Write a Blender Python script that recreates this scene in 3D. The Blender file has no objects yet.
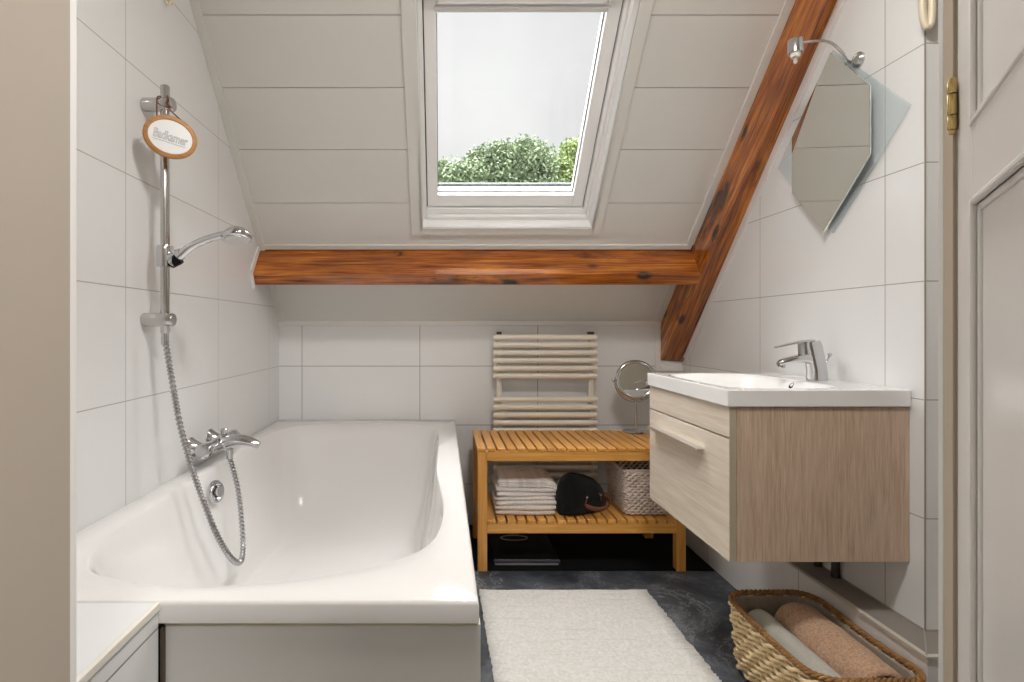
import bpy, bmesh, math, random
from mathutils import Matrix, Vector
PI = math.pi
random.seed(7)
SC = bpy.context.scene
COL = SC.collection

# ------------------------------------------------------------------ camera
cam_d = bpy.data.cameras.new('camera'); cam = bpy.data.objects.new('camera', cam_d); COL.objects.link(cam)
cam.location = (0, 0, 1.0); cam.rotation_euler = (PI/2, 0, 0)
cam_d.sensor_width = 36; cam_d.lens = 553/1024*36
cam_d.shift_x = 69/1024; cam_d.shift_y = -12/1024; cam_d.clip_start = 0.02
SC.camera = cam
SC.view_settings.view_transform = 'Standard'; SC.view_settings.look = 'None'
SC.view_settings.gamma = 1; SC.view_settings.use_curve_mapping = False
SC.view_settings.exposure = 0.71
# ------------------------------------------------------------------ sky, sun, added fill lamps
SKY_LOW, SKY_HIGH = .67, 11.0
W = bpy.data.worlds.new('overcast_sky'); SC.world = W; W.use_nodes = True
nt = W.node_tree; bg = nt.nodes['Background']
tc = nt.nodes.new('ShaderNodeTexCoord'); no = nt.nodes.new('ShaderNodeTexNoise'); rp = nt.nodes.new('ShaderNodeValToRGB')
no.inputs['Scale'].default_value = 3.2; no.inputs['Detail'].default_value = 4
nt.links.new(tc.outputs['Generated'], no.inputs['Vector']); nt.links.new(no.outputs['Fac'], rp.inputs['Fac'])
rp.color_ramp.elements[0].position = .32; rp.color_ramp.elements[0].color = (.76, .75, .755, 1)
rp.color_ramp.elements[1].position = .62; rp.color_ramp.elements[1].color = (.92, .91, .91, 1)
nt.links.new(rp.outputs['Color'], bg.inputs['Color']); 
# overcast sky: the cloud overhead is far brighter than the cloud near the horizon
sx = nt.nodes.new('ShaderNodeSeparateXYZ'); mr = nt.nodes.new('ShaderNodeMapRange'); mr.interpolation_type = 'SMOOTHSTEP'
nt.links.new(tc.outputs['Generated'], sx.inputs[0]); nt.links.new(sx.outputs['Z'], mr.inputs['Value'])
mr.inputs['From Min'].default_value = .50; mr.inputs['From Max'].default_value = .85
mr.inputs['To Min'].default_value = SKY_LOW; mr.inputs['To Max'].default_value = SKY_HIGH
nt.links.new(mr.outputs[0], bg.inputs['Strength'])

def light(name, kind, loc, rot, energy, color=(1,1,1), **kw):
    d = bpy.data.lights.new(name, kind); d.energy = energy; d.color = color
    for k, v in kw.items(): setattr(d, k, v)
    o = bpy.data.objects.new(name, d); COL.objects.link(o); o.location = loc; o.rotation_euler = rot
    return o
sun = light('sun', 'SUN', (0, 6, 6), (0, 0, 0), 3.0, (1, .99, .98), angle=math.radians(70))
sun.rotation_euler = Vector((-.05, -.60, -.80)).to_track_quat('-Z', 'Y').to_euler()
light('bathroom_fill_light', 'AREA', (.36, .70, 2.40), (0, 0, 0), 13, (1, .98, .955), shape='DISK', size=.34)  # added fill from above, out of view, to brighten the bathroom
light('hall_fill_light', 'AREA', (.25, -.75, 2.42), (0, 0, 0), 22, (1, .975, .95), shape='DISK', size=.34)  # added fill behind the camera, no known lamp

# ------------------------------------------------------------------ helpers
def obj(name, bm, m, parent=None, smooth=False, bevel=0, seg=2, mat_world=None, auto=None):
    bmesh.ops.recalc_face_normals(bm, faces=bm.faces)
    me = bpy.data.meshes.new(name); bm.to_mesh(me); bm.free()
    for mm in (m if isinstance(m, (list, tuple)) else [m]): me.materials.append(mm)
    o = bpy.data.objects.new(name, me); COL.objects.link(o)
    if smooth:
        for p in me.polygons: p.use_smooth = True
    if mat_world is not None: o.matrix_world = mat_world
    if parent is not None:
        o.parent = parent
        if mat_world is None:
            off = Vector((0,0,0)); p = parent
            while p is not None: off += p.location; p = p.parent
            me.transform(Matrix.Translation(-off))
        else:
            off = Vector((0,0,0)); p = parent
            while p is not None: off += p.location; p = p.parent
            o.matrix_world = mat_world
            o.matrix_basis = Matrix.Translation(-off) @ mat_world
    if bevel:
        b = o.modifiers.new('edge', 'BEVEL'); b.width = bevel; b.segments = seg; b.limit_method = 'ANGLE'; b.angle_limit = math.radians(40)
        if smooth or seg > 1:
            for p in me.polygons: p.use_smooth = True
            b.harden_normals = True
    if auto:
        for p in me.polygons: p.use_smooth = True
        try:
            me.set_sharp_from_angle(angle=math.radians(auto))
        except Exception: pass
    return o
def tag(o, label, cat, group=None, kind=None):
    if label: o['label'] = label
    if cat: o['category'] = cat
    if group: o['group'] = group
    if kind: o['kind'] = kind
    return o
def thing(name, label, cat, loc, group=None):
    o = bpy.data.objects.new(name, None); COL.objects.link(o); o.location = loc; o.empty_display_size = .05
    return tag(o, label, cat, group)
def struct(o, label=None, cat=None):
    return tag(o, label, cat, None, 'structure')
def BM(): return bmesh.new()
def hexa(bm, c):
    v = [bm.verts.new(p) for p in c]
    for f in ((0,1,3,2),(4,6,7,5),(0,4,5,1),(2,3,7,6),(0,2,6,4),(1,5,7,3)): bm.faces.new([v[i] for i in f])
def box(bm, x0, x1, y0, y1, z0, z1):
    hexa(bm, [(x, y, z) for x in (x0, x1) for y in (y0, y1) for z in (z0, z1)]); return bm
U = Vector((0, -.6863, .7275)); NRM = Vector((0, .7273, .6863)); BASE = Vector((0, 2.816, 1.036))
def S(x, s, d): return BASE + Vector((x, 0, 0)) + U*s + NRM*d     # x across, s up the roof slope, d outwards
def sbox(bm, x0, x1, s0, s1, d0, d1):
    hexa(bm, [S(x, s, d) for x in (x0, x1) for s in (s0, s1) for d in (d0, d1)]); return bm
def prism(bm, poly, axis, a, b):
    def P(p, t):
        if axis == 'x': return (t, p[0], p[1])
        if axis == 'y': return (p[0], t, p[1])
        return (p[0], p[1], t)
    A = [bm.verts.new(P(p, a)) for p in poly]; B = [bm.verts.new(P(p, b)) for p in poly]
    bm.faces.new(A); bm.faces.new(B[::-1]); n = len(poly)
    for i in range(n): bm.faces.new((A[i], A[(i+1)%n], B[(i+1)%n], B[i]))
    return bm
def tube(bm, pts, r, seg=10, closed=False, flat=None):
    pts = [Vector(p) for p in pts]; n = len(pts)
    rr = r if isinstance(r, (list, tuple)) else [r]*n
    rings = []; up = None
    for i, p in enumerate(pts):
        if closed: t = pts[(i+1)%n] - pts[i-1]
        else: t = pts[min(i+1, n-1)] - pts[max(i-1, 0)]
        t.normalize()
        if up is None:
            up = Vector((0,0,1)) if abs(t.z) < .9 else Vector((1,0,0))
        side = t.cross(up)
        if side.length < 1e-5: side = t.cross(Vector((0,1,0)))
        side.normalize(); up2 = side.cross(t).normalized()
        if not closed: up = up2
        ring = []
        for k in range(seg):
            a = 2*PI*k/seg; s_, u_ = math.cos(a)*rr[i], math.sin(a)*rr[i]
            if flat: s_, u_ = s_*flat[0], u_*flat[1]
            ring.append(bm.verts.new(p + side*s_ + up2*u_))
        rings.append(ring)
    for i in range(n if closed else n-1):
        a, b = rings[i], rings[(i+1)%n]
        for k in range(seg): bm.faces.new((a[k], a[(k+1)%seg], b[(k+1)%seg], b[k]))
    if not closed:
        bm.faces.new(rings[0][::-1]); bm.faces.new(rings[-1])
    return bm
def lathe(bm, prof, mat=Matrix(), seg=28):
    rings = []
    for r, z in prof:
        if r < 1e-6: rings.append([bm.verts.new(mat @ Vector((0,0,z)))])
        else: rings.append([bm.verts.new(mat @ Vector((r*math.cos(2*PI*k/seg), r*math.sin(2*PI*k/seg), z))) for k in range(seg)])
    for a, b in zip(rings, rings[1:]):
        for k in range(seg):
            q = [a[k % len(a)], a[(k+1) % len(a)], b[(k+1) % len(b)], b[k % len(b)]]
            u = []
            for v in q:
                if v not in u: u.append(v)
            if len(u) > 2: bm.faces.new(u)
    for e in (rings[0], rings[-1]):
        if len(e) > 1: bm.faces.new(e)
    return bm
def toward(loc, d):
    return Matrix.Translation(Vector(loc)) @ Vector(d).to_track_quat('Z', 'Y').to_matrix().to_4x4()
def catmull(pts, n, closed=False):
    P = [Vector(p) for p in pts]; out = []; m = len(P)
    rng = range(m) if closed else range(m-1)
    for i in rng:
        if closed: a, b, c, d = P[i-1], P[i], P[(i+1)%m], P[(i+2)%m]
        else: a, b, c, d = P[max(i-1,0)], P[i], P[i+1], P[min(i+2,m-1)]
        for k in range(n):
            t = k/n
            out.append(.5*((2*b) + (c-a)*t + (2*a-5*b+4*c-d)*t*t + (3*b-a-3*c+d)*t**3))
    if not closed: out.append(P[-1])
    return out

# ------------------------------------------------------------------ materials
def mat(name, color, rough=.5, metal=0, spec=.5, coat=0, trans=0, emit=None):
    m = bpy.data.materials.new(name); m.use_nodes = True; b = m.node_tree.nodes['Principled BSDF']
    b.inputs['Base Color'].default_value = (*color, 1); b.inputs['Roughness'].default_value = rough
    b.inputs['Metallic'].default_value = metal; b.inputs['Specular IOR Level'].default_value = spec
    b.inputs['Coat Weight'].default_value = coat; b.inputs['Transmission Weight'].default_value = trans
    if emit: b.inputs['Emission Color'].default_value = (*emit[0], 1); b.inputs['Emission Strength'].default_value = emit[1]
    return m
def N(m, t, **kw):
    n = m.node_tree.nodes.new(t)
    for k, v in kw.items(): setattr(n, k, v)
    return n
def L(m, a, b): m.node_tree.links.new(a, b)
def B(m): return m.node_tree.nodes['Principled BSDF']
def math_n(m, op, a, b=None):
    n = N(m, 'ShaderNodeMath', operation=op)
    for i, x in enumerate((a, b)):
        if x is None: continue
        if isinstance(x, (int, float)): n.inputs[i].default_value = x
        else: L(m, x, n.inputs[i])
    return n.outputs[0]
def noise(m, scale, detail=3, stretch=(1,1,1), rough=.5, loc=(0,0,0), dist=0):
    t = N(m, 'ShaderNodeTexCoord'); mp = N(m, 'ShaderNodeMapping'); n = N(m, 'ShaderNodeTexNoise')
    mp.inputs['Scale'].default_value = stretch; mp.inputs['Location'].default_value = loc
    n.inputs['Scale'].default_value = scale; n.inputs['Detail'].default_value = detail; n.inputs['Roughness'].default_value = rough
    n.inputs['Distortion'].default_value = dist
    L(m, t.outputs['Object'], mp.inputs['Vector']); L(m, mp.outputs[0], n.inputs['Vector'])
    return n.outputs['Fac']
def ramp(m, fac, stops):
    r = N(m, 'ShaderNodeValToRGB'); e = r.color_ramp.elements
    while len(e) < len(stops): e.new(.5)
    for i, (p, c) in enumerate(stops): e[i].position = p; e[i].color = (*c, 1)
    L(m, fac, r.inputs['Fac']); return r.outputs['Color']
def mixc(m, fac, a, b, mode='MIX'):
    n = N(m, 'ShaderNodeMix', data_type='RGBA', blend_type=mode)
    for sock, x in ((n.inputs[0], fac), (n.inputs[6], a), (n.inputs[7], b)):
        if isinstance(x, (int, float)): sock.default_value = x
        elif isinstance(x, tuple): sock.default_value = (*x, 1)
        else: L(m, x, sock)
    return n.outputs[2]
def bump(m, h, strength=.3, dist=.002):
    n = N(m, 'ShaderNodeBump'); n.inputs['Strength'].default_value = strength; n.inputs['Distance'].default_value = dist
    L(m, h, n.inputs['Height']); L(m, n.outputs[0], B(m).inputs['Normal'])
def tiles(name, ax, u0, v0, w=.6, h=.3, color=(.805, .807, .802), grout=(.28, .25, .22), rough=.16, g=.0016):
    m = mat(name, color, rough)
    t = N(m, 'ShaderNodeTexCoord'); sp = N(m, 'ShaderNodeSeparateXYZ'); L(m, t.outputs['Object'], sp.inputs[0])
    def line(o, c0, wd):
        f = math_n(m, 'FRACT', math_n(m, 'DIVIDE', math_n(m, 'SUBTRACT', o, c0 - 50*wd), wd))
        return math_n(m, 'GREATER_THAN', math_n(m, 'ABSOLUTE', math_n(m, 'SUBTRACT', f, .5)), .5 - g/wd)
    a = sp.outputs[{'x':0,'y':1}[ax]]
    msk = math_n(m, 'MAXIMUM', line(a, u0, w), line(sp.outputs[2], v0, h))
    tint = ramp(m, noise(m, .7, 1), [(.3, tuple(c*.985 for c in color)), (.7, color)])
    L(m, mixc(m, msk, tint, grout), B(m).inputs['Base Color'])
    L(m, math_n(m, 'ADD', math_n(m, 'MULTIPLY', msk, .5), rough), B(m).inputs['Roughness'])
    bump(m, math_n(m, 'MULTIPLY', msk, -1), .4, .001)
    return m
def wood(name, axis, dark, mid, light_, rough=.4, scale=1, coat=0, knots=False):
    m = mat(name, mid, rough, coat=coat)
    st = [14, 14, 14]; st['xyz'.index(axis)] = .9
    f1 = noise(m, 3*scale, 5, tuple(st), .6, dist=.4)
    col = ramp(m, f1, [(.30, dark), (.5, mid), (.72, light_)])
    st2 = [60, 60, 60]; st2['xyz'.index(axis)] = 2
    f2 = noise(m, 3*scale, 2, tuple(st2), .5)
    col = mixc(m, .35, col, ramp(m, f2, [(.35, dark), (.65, light_)]), 'MIX')
    if knots:
        st3 = [1, 1, 1]; st3['xyz'.index(axis)] = .5
        t = N(m, 'ShaderNodeTexCoord'); mp = N(m, 'ShaderNodeMapping'); mp.inputs['Scale'].default_value = st3
        vo = N(m, 'ShaderNodeTexVoronoi'); vo.inputs['Scale'].default_value = 9.0
        L(m, t.outputs['Object'], mp.inputs[0]); L(m, mp.outputs[0], vo.inputs['Vector'])
        k = ramp(m, vo.outputs['Distance'], [(.10, (1,1,1)), (.20, (0,0,0))])
        gate = ramp(m, noise(m, 5, 2, loc=(3,1,2)), [(.44, (0,0,0)), (.50, (1,1,1))])
        km = mixc(m, 1.0, k, gate, 'MULTIPLY')
        blot = ramp(m, noise(m, 6, 6, tuple([1 if s > 1 else .25 for s in st]), .7, loc=(7,7,7)), [(.54, (0,0,0)), (.63, (.9,.9,.9))])
        km = mixc(m, 1.0, km, blot, 'ADD')
        col = mixc(m, km, col, (.035, .012, .006))
    L(m, col, B(m).inputs['Base Color'])
    bump(m, f2, .12, .001)
    return m
def weave_mat(name, c0, c1, rough=.7):
    m = mat(name, c0, rough); f = noise(m, 60, 3); L(m, ramp(m, f, [(.3, c0), (.7, c1)]), B(m).inputs['Base Color']); return m
def cloth(name, c0, c1, scale=160, strength=.35, rough=.95):
    m = mat(name, c0, rough, spec=.15); f = noise(m, scale, 3, rough=.7)
    L(m, ramp(m, f, [(.35, c0), (.65, c1)]), B(m).inputs['Base Color']); bump(m, f, strength, .004)
    B(m).inputs['Sheen Weight'].default_value = .15
    return m

M = {}
M['tile_left'] = tiles('white_tile_left', 'y', 1.455, .51, grout=(.42, .385, .345), g=.0013)
M['tile_right'] = tiles('white_tile_right', 'y', 1.521, .521, grout=(.36, .33, .30), g=.0013)
M['tile_back'] = tiles('white_tile_back', 'x', -.718, .511)
M['tile_return'] = tiles('white_tile_return', 'x', 1.52, .521)
M['tile_front'] = tiles('white_tile_front', 'x', -.335, .51)
M['tile_low'] = tiles('white_tile_low', 'y', 1.75, .24, color=(.78, .76, .74))
M['tile_apron'] = tiles('bath_apron_tile', 'x', -1.0, -.06, w=2.0, h=.6, color=(.74, .72, .69))
M['ledge_top'] = mat('ledge_tile', (.805, .807, .802), .16)
M['paint_ceiling'] = mat('white_ceiling_paint', (.735, .72, .68), .42)
M['front_beige'] = mat('front_wall_beige', (.43, .37, .305), .55)  # one even beige over the whole front wall
M['paint_hall'] = mat('hall_paint', (.72, .68, .63), .7)
M['trim_white'] = mat('trim_white', (.80, .78, .75), .35)
M['trim_grey'] = mat('corner_profile_grey', (.36, .33, .30), .5)
M['door_white'] = mat('door_gloss_white', (.80, .775, .745), .25)
M['door_frame'] = mat('door_frame_cream', (.60, .51, .40), .4)
M['pvc'] = mat('window_lacquer_white', (.90, .895, .885), .28)
M['gasket'] = mat('rubber_gasket', (.03, .03, .03), .6)
M['lead'] = mat('flashing_grey', (.12, .13, .14), .7)
M['acrylic'] = mat('white_acrylic', (.83, .815, .80), .10, coat=.3)
M['ceramic'] = mat('white_ceramic', (.87, .86, .85), .08, coat=.3)
M['chrome'] = mat('chrome', (.60, .60, .61), .09, 1)
M['nickel'] = mat('brushed_nickel', (.58, .57, .56), .20, 1)
M['brass'] = mat('aged_brass', (.50, .37, .16), .25, 1)
M['alu'] = mat('satin_aluminium', (.75, .74, .72), .35, 1)
M['mirror'] = mat('mirror_silver', (.86, .90, .87), .015, 1)
M['blue_glass'] = mat('frosted_pale_blue_glass', (.62, .74, .77), .12); B(M['blue_glass']).inputs['Alpha'].default_value = .22
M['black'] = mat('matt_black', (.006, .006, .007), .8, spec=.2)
M['black_glass'] = mat('black_glass', (.005, .005, .006), .25, spec=.12)
M['scale_edge'] = mat('scale_edge_sheen', (.06, .065, .09), .25)  # light reflected off the lip, put into its blue-grey
M['scale_white'] = mat('scale_base_white', (.75, .75, .72), .4)
M['rad'] = mat('radiator_cream_enamel', (.83, .775, .67), .3)
M['silicone'] = mat('yellowed_silicone', (.66, .55, .36), .5)
M['cream'] = mat('cream_plastic', (.70, .62, .46), .3)
M['leather'] = mat('brown_leather', (.17, .055, .028), .5)
M['cord'] = mat('leather_cord', (.16, .06, .03), .6)
M['plaque_white'] = mat('plaque_enamel', (.84, .84, .83), .35)
M['plaque_grey'] = mat('plaque_lettering', (.22, .24, .26), .5)
M['bulb'] = mat('frosted_bulb', (.85, .80, .72), .3)
M['clear'] = mat('clear_bulb', (.9, .85, .85), .1, trans=.6)
M['pipe'] = mat('dark_grey_pipe', (.05, .048, .046), .4)
M['fill_lamp_glass'] = mat('opal_fill_lamp', (.9, .88, .84), .4, emit=((1, .93, .86), 2.0))  # glowing opal of the added fill lamps
M['beam_x'] = wood('varnished_pine_beam', 'x', (.075, .010, .003), (.34, .070, .007), (.80, .29, .028), .20, coat=.45, knots=True)
M['bench_x'] = wood('honey_wood_x', 'x', (.64, .265, .045), (.83, .40, .085), (.93, .53, .155), .34)
M['bench_y'] = wood('honey_wood_y', 'y', (.64, .265, .045), (.83, .40, .085), (.93, .53, .155), .34)
M['bench_z'] = wood('honey_wood_z', 'z', (.64, .265, .045), (.83, .40, .085), (.93, .53, .155), .34)
M['oak_z'] = wood('shaded_oak_upright_grain', 'z', (.41, .29, .197), (.58, .435, .318), (.69, .552, .428), .5, 2.4)  # same oak as the front, the side's shade put into its colour
M['oak_y'] = wood('lit_oak_lengthwise_grain', 'y', (.58, .485, .385), (.71, .615, .51), (.79, .705, .60), .5, 1.2)  # window light on the front put into a paler tone of that oak
M['oak_edge'] = mat('oak_edging', (.44, .39, .28), .5)
M['plaque_wood'] = wood('plaque_wood', 'x', (.30, .13, .03), (.45, .21, .06), (.55, .28, .10), .5, 3)
M['wicker_white'] = weave_mat('whitewashed_wicker', (.62, .50, .43), (.84, .74, .67))
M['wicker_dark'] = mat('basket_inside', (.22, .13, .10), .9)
M['straw'] = weave_mat('straw_weave', (.78, .56, .30), (.92, .75, .47))
M['straw_rim'] = weave_mat('brown_straw_rim', (.22, .10, .03), (.40, .21, .07))
M['lining'] = cloth('basket_lining', (.33, .29, .23), (.40, .35, .29))
M['towel_brown'] = cloth('brown_terry', (.47, .285, .175), (.69, .47, .33), 150, 1.0)
M['towel_grey'] = cloth('sage_grey_terry', (.50, .49, .43), (.58, .57, .51), 190, .25)
M['towel_white'] = cloth('off_white_linen', (.78, .72, .68), (.89, .84, .80), 120, .3)
M['bag'] = cloth('black_canvas', (.004, .004, .004), (.011, .010, .010), 300, .2)
M['zip'] = mat('black_zip', (.012, .012, .012), .5)
M['bark'] = mat('bark', (.11, .085, .06), .9)
M['grass'] = mat('outside_grass', (.12, .17, .07), .95)
def leaf_m(name, a, b):
    m = mat(name, a, .7, spec=.15); L(m, ramp(m, noise(m, 2.2, 4, rough=.7), [(.35, a), (.65, b)]), B(m).inputs['Base Color']); return m
M['leaf_dark'] = leaf_m('tree_leaves_green', (.16, .21, .13), (.33, .39, .26))
M['leaf_light'] = leaf_m('tree_leaves_yellow_green', (.24, .30, .13), (.42, .49, .25))
# striped linen for the top towel
def striped():
    m = cloth('striped_linen', (.76, .70, .67), (.87, .82, .79), 120, .3)
    src = B(m).inputs['Base Color'].links[0].from_socket
    st = noise(m, 40, 1, (1, .05, .05)); L(m, mixc(m, ramp(m, st, [(.45, (0,0,0)), (.6, (.55,.55,.55))]), src, (.55, .48, .46)), B(m).inputs['Base Color'])
    return m
M['towel_stripe'] = striped()
# slate-like floor
def slate():
    m = mat('slate_vinyl_floor', (.03, .035, .045), .42, spec=.4)
    f = noise(m, 3.2, 8, rough=.72, dist=1.2); c = ramp(m, f, [(.34, (.016, .019, .024)), (.48, (.042, .048, .058)), (.59, (.088, .096, .110)), (.72, (.19, .195, .205))])
    v = noise(m, 7, 7, rough=.8, dist=2.5, loc=(3,2,0)); c = mixc(m, ramp(m, v, [(.58, (0,0,0)), (.70, (.35,.35,.35))]), c, (.22, .225, .235))
    w = noise(m, 2.6, 9, rough=.78, dist=1.0, loc=(1,5,0)); w = math_n(m, 'ABSOLUTE', math_n(m, 'SUBTRACT', w, .5))
    gate = ramp(m, noise(m, 4, 3, loc=(9,2,0)), [(.45, (0,0,0)), (.62, (.8,.8,.8))])
    c = mixc(m, mixc(m, 1.0, ramp(m, w, [(.0, (1,1,1)), (.014, (0,0,0))]), gate, 'MULTIPLY'), c, (.42, .425, .43))
    L(m, c, B(m).inputs['Base Color']); bump(m, f, .25, .003); return m
M['slate'] = slate()
def rugm():
    m = cloth('woven_cotton_rug', (.60, .578, .54), (.725, .705, .67), 90, .5)
    src = B(m).inputs['Base Color'].links[0].from_socket
    st = noise(m, 22, 3, (.25, 6, 1)); L(m, mixc(m, ramp(m, st, [(.58, (0,0,0)), (.75, (.5,.5,.5))]), src, (.48, .44, .39)), B(m).inputs['Base Color'])
    return m
M['rug'] = rugm()
def window_glass():
    m = bpy.data.materials.new('window_glass'); m.use_nodes = True; n = m.node_tree.nodes; n.clear()
    o = n.new('ShaderNodeOutputMaterial'); t = n.new('ShaderNodeBsdfTransparent'); g = n.new('ShaderNodeBsdfGlossy')
    mx = n.new('ShaderNodeMixShader'); f = n.new('ShaderNodeFresnel'); f.inputs[0].default_value = 1.25
    t.inputs[0].default_value = (.96, .97, .965, 1); g.inputs['Roughness'].default_value = .02
    L(m, f.outputs[0], mx.inputs[0]); L(m, t.outputs[0], mx.inputs[1]); L(m, g.outputs[0], mx.inputs[2]); L(m, mx.outputs[0], o.inputs[0])
    return m
M['glass'] = window_glass()

# ------------------------------------------------------------------ room shell
XL, XR, YB, YC = -.835, 1.216, 2.816, 1.395      # left wall, right wall, back wall, right wall's corner
ZT = 2.52
YS = YB - (ZT-1.036)/1.06                          # where the slope meets the flat ceiling
struct(obj('floor', box(BM(), -1.2, 2.2, -1.9, 3.0, -.1, 0), M['slate']))
struct(obj('wall_left', prism(BM(), [(.51,0),(YB+.05,0),(YB+.05,1.0),(YS,ZT+.1),(.51,ZT+.1)], 'x', XL-.12, XL), M['tile_left']))
struct(obj('wall_right', prism(BM(), [(YC,0),(YB+.05,0),(YB+.05,1.0),(YS,ZT+.05),(YC,ZT+.05)], 'x', XR, XR+.10), M['tile_right']))
struct(obj('wall_return', box(BM(), XR+.001, 2.1, YC+.0005, YC+.0995, 0, ZT+.05), M['tile_return']))
struct(obj('wall_far_right', box(BM(), 2.0, 2.1, .51, YC, 0, ZT+.05), M['paint_hall']))
struct(obj('wall_back', box(BM(), XL-.1, XR+.1, YB, YB+.1, 0, 1.10), M['tile_back']))
bm = BM(); box(bm, -1.2, -.335, .30, .505, 0, 2.6); box(bm, .4625, 2.1, .30, .5125, 0, 2.6); box(bm, -.335, .4625, .30, .51, 2.06, 2.6)
struct(obj('wall_front', bm, M['front_beige']))
struct(obj('ceiling_flat', box(BM(), XL-.1, 2.1, .51, YS+.06, ZT, ZT+.1), M['paint_ceiling']))
struct(obj('wall_hall_left', box(BM(), -1.2, -1.1, -1.9, .30, 0, 2.6), M['paint_hall']))
struct(obj('wall_hall_right', box(BM(), 1.3, 1.4, -1.9, .30, 0, 2.6), M['paint_hall']))
struct(obj('wall_hall_back', box(BM(), -1.2, 1.4, -2.0, -1.9, 0, 2.6), M['paint_hall']))
struct(obj('ceiling_hall', box(BM(), -1.2, 1.4, -2.0, .51, 2.5, 2.6), M['paint_hall']))
# sloping panelled ceiling with the opening for the roof window
WX0, WX1, WS0, WS1 = -.088, .650, .566, 1.545
bm = BM()
gs = [-.02, .447, .685, .923, 1.161, 1.399, 1.637, 1.875, 2.06]
SL = 2.06
for a, b in zip(gs, gs[1:]):
    a2, b2 = a+.0014, b-.0014
    spans = []
    if b2 <= WS0 or a2 >= WS1: spans = [(XL-.05, XR+.05, a2, b2)]
    else:
        spans = [(XL-.05, WX0-.0125, a2, b2), (WX1+.0125, XR+.05, a2, b2)]
        if a2 < WS0-.0125: spans.append((WX0-.0125, WX1+.0125, a2, WS0-.0125))
        if b2 > WS1+.0125: spans.append((WX0-.0125, WX1+.0125, WS1+.0125, b2))
    for x0, x1, s0, s1 in spans: sbox(bm, x0, x1, s0, s1, 0, .010)
for x0, x1, s0, s1 in ((XL-.05, WX0-.0125, -.05, SL), (WX1+.0125, XR+.05, -.05, SL), (WX0-.0125, WX1+.0125, -.05, WS0-.0125), (WX0-.0125, WX1+.0125, WS1+.0125, SL)):
    sbox(bm, x0, x1, s0, s1, .010, .17)
struct(obj('ceiling', bm, M['paint_ceiling']))
# trims
struct(obj('trim_1', sbox(BM(), XL, XL+.030, 0, 1.9, -.010, .001), M['paint_ceiling'], bevel=.002))
struct(obj('trim_2', box(BM(), XL, 1.107, YB-.012, YB, 1.018, 1.042), M['trim_white'], bevel=.003))
struct(obj('trim_3', sbox(BM(), XL+.03, 1.12, .452, .476, -.010, .001), M['paint_ceiling'], bevel=.002))
bm = BM(); sbox(bm, 1.092, 1.125, .476, .60, -.008, .001)
bm2 = BM()                                          # the strip beside the diagonal beam follows its slight skew
def rx(s): return 1.1155 + .036*(s-.2)
a, b = .476, 1.95
hexa(bm2, [S(rx(s)-dx, s, d) for dx in (.030, 0) for s in (a, b) for d in (-.009, .001)])
struct(obj('trim_4', bm2, M['paint_ceiling'], bevel=.002)); bm.free()
bm = BM(); hexa(bm, [S(rx(s)-dx, s, d) for dx in (.026, 0) for s in (.0, .40) for d in (-.008, .001)])
struct(obj('trim_5', bm, M['paint_ceiling'], bevel=.002))
# boxed edge round the beam's foot on the back wall
bm = BM(); box(bm, 1.078, 1.106, YB-.010, YB, .785, 1.03); box(bm, 1.106, XR, YB-.010, YB, .785, .818)
struct(obj('trim_6', bm, M['trim_white'], bevel=.002))
# strip on the right wall under the beam
bm = BM(); hexa(bm, [S(x, s, d) for x in (XR-.010, XR) for s in (-.10, 1.75) for d in (-.182, -.149)])
struct(obj('trim_7', bm, M['trim_white'], bevel=.002))
struct(obj('trim_8', box(BM(), XR-.0015, XR+.0015, YC-.0015, YC+.0015, .24, ZT), M['trim_grey']))
# strip round the cross beam's end on the left wall
bm = BM(); 
pe = [(2.515,1.375),(2.395,1.245),(2.43,1.175)]
def strip_yz(bm, p, q, w, x0, x1):
    p, q = Vector(p), Vector(q); t = (q-p).normalized(); n = Vector((-t.y, t.x))*w
    if n.x > 0: n = -n
    hexa(bm, [(x, a.x+o.x, a.y+o.y) for x in (x0, x1) for a in (p, q) for o in (Vector((0,0)), n)])
strip_yz(bm, (2.509,1.365), (2.408,1.241), .022, XL, XL+.008); strip_yz(bm, (2.408,1.243), (2.440,1.186), .018, XL, XL+.008)
struct(obj('trim_9', bm, M['trim_white']))
# door-frame edges
struct(obj('trim_10', box(BM(), -.3365, -.3345, .4965, .5055, 0, 2.06), M['trim_white'], bevel=.001))
struct(obj('trim_11', box(BM(), .4595, .4635, .508, .5135, 0, 2.06), M['trim_white'], bevel=.001))
struct(obj('trim_12', box(BM(), .4600, .4650, .4990, .5085, 0, 2.06), M['door_frame']))
# low tiled ledge round the foot of the right wall
bm = BM()
prism(bm, [(1.125, 1.285), (1.125, YB), (XR, YB), (XR, YC), (1.99, YC), (1.99, 1.285)], 'z', 0, .2385)
o = struct(obj('wall_ledge', bm, M['tile_low'], bevel=.003))
bm = BM(); prism(bm, [(1.119, 1.279), (1.119, YB), (1.131, YB), (1.131, 1.291), (1.99, 1.291), (1.99, 1.279)], 'z', .236, .2415)
struct(obj('trim_13', bm, mat('ledge_edge_profile', (.60, .56, .49), .5)))
# joint along the foot of the wall above the ledge
bm = BM(); box(bm, XR-.003, XR, YC, YB, .2385, .2425); prism(bm, [(1.216,1.395),(1.2135,1.3975),(1.123,1.287),(1.1255,1.2845)], 'z', .238, .2422)
box(bm, XR-.001, 1.99, YC-.003, YC, .2385, .2425)
struct(obj('trim_14', bm, M['trim_grey']))
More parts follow.
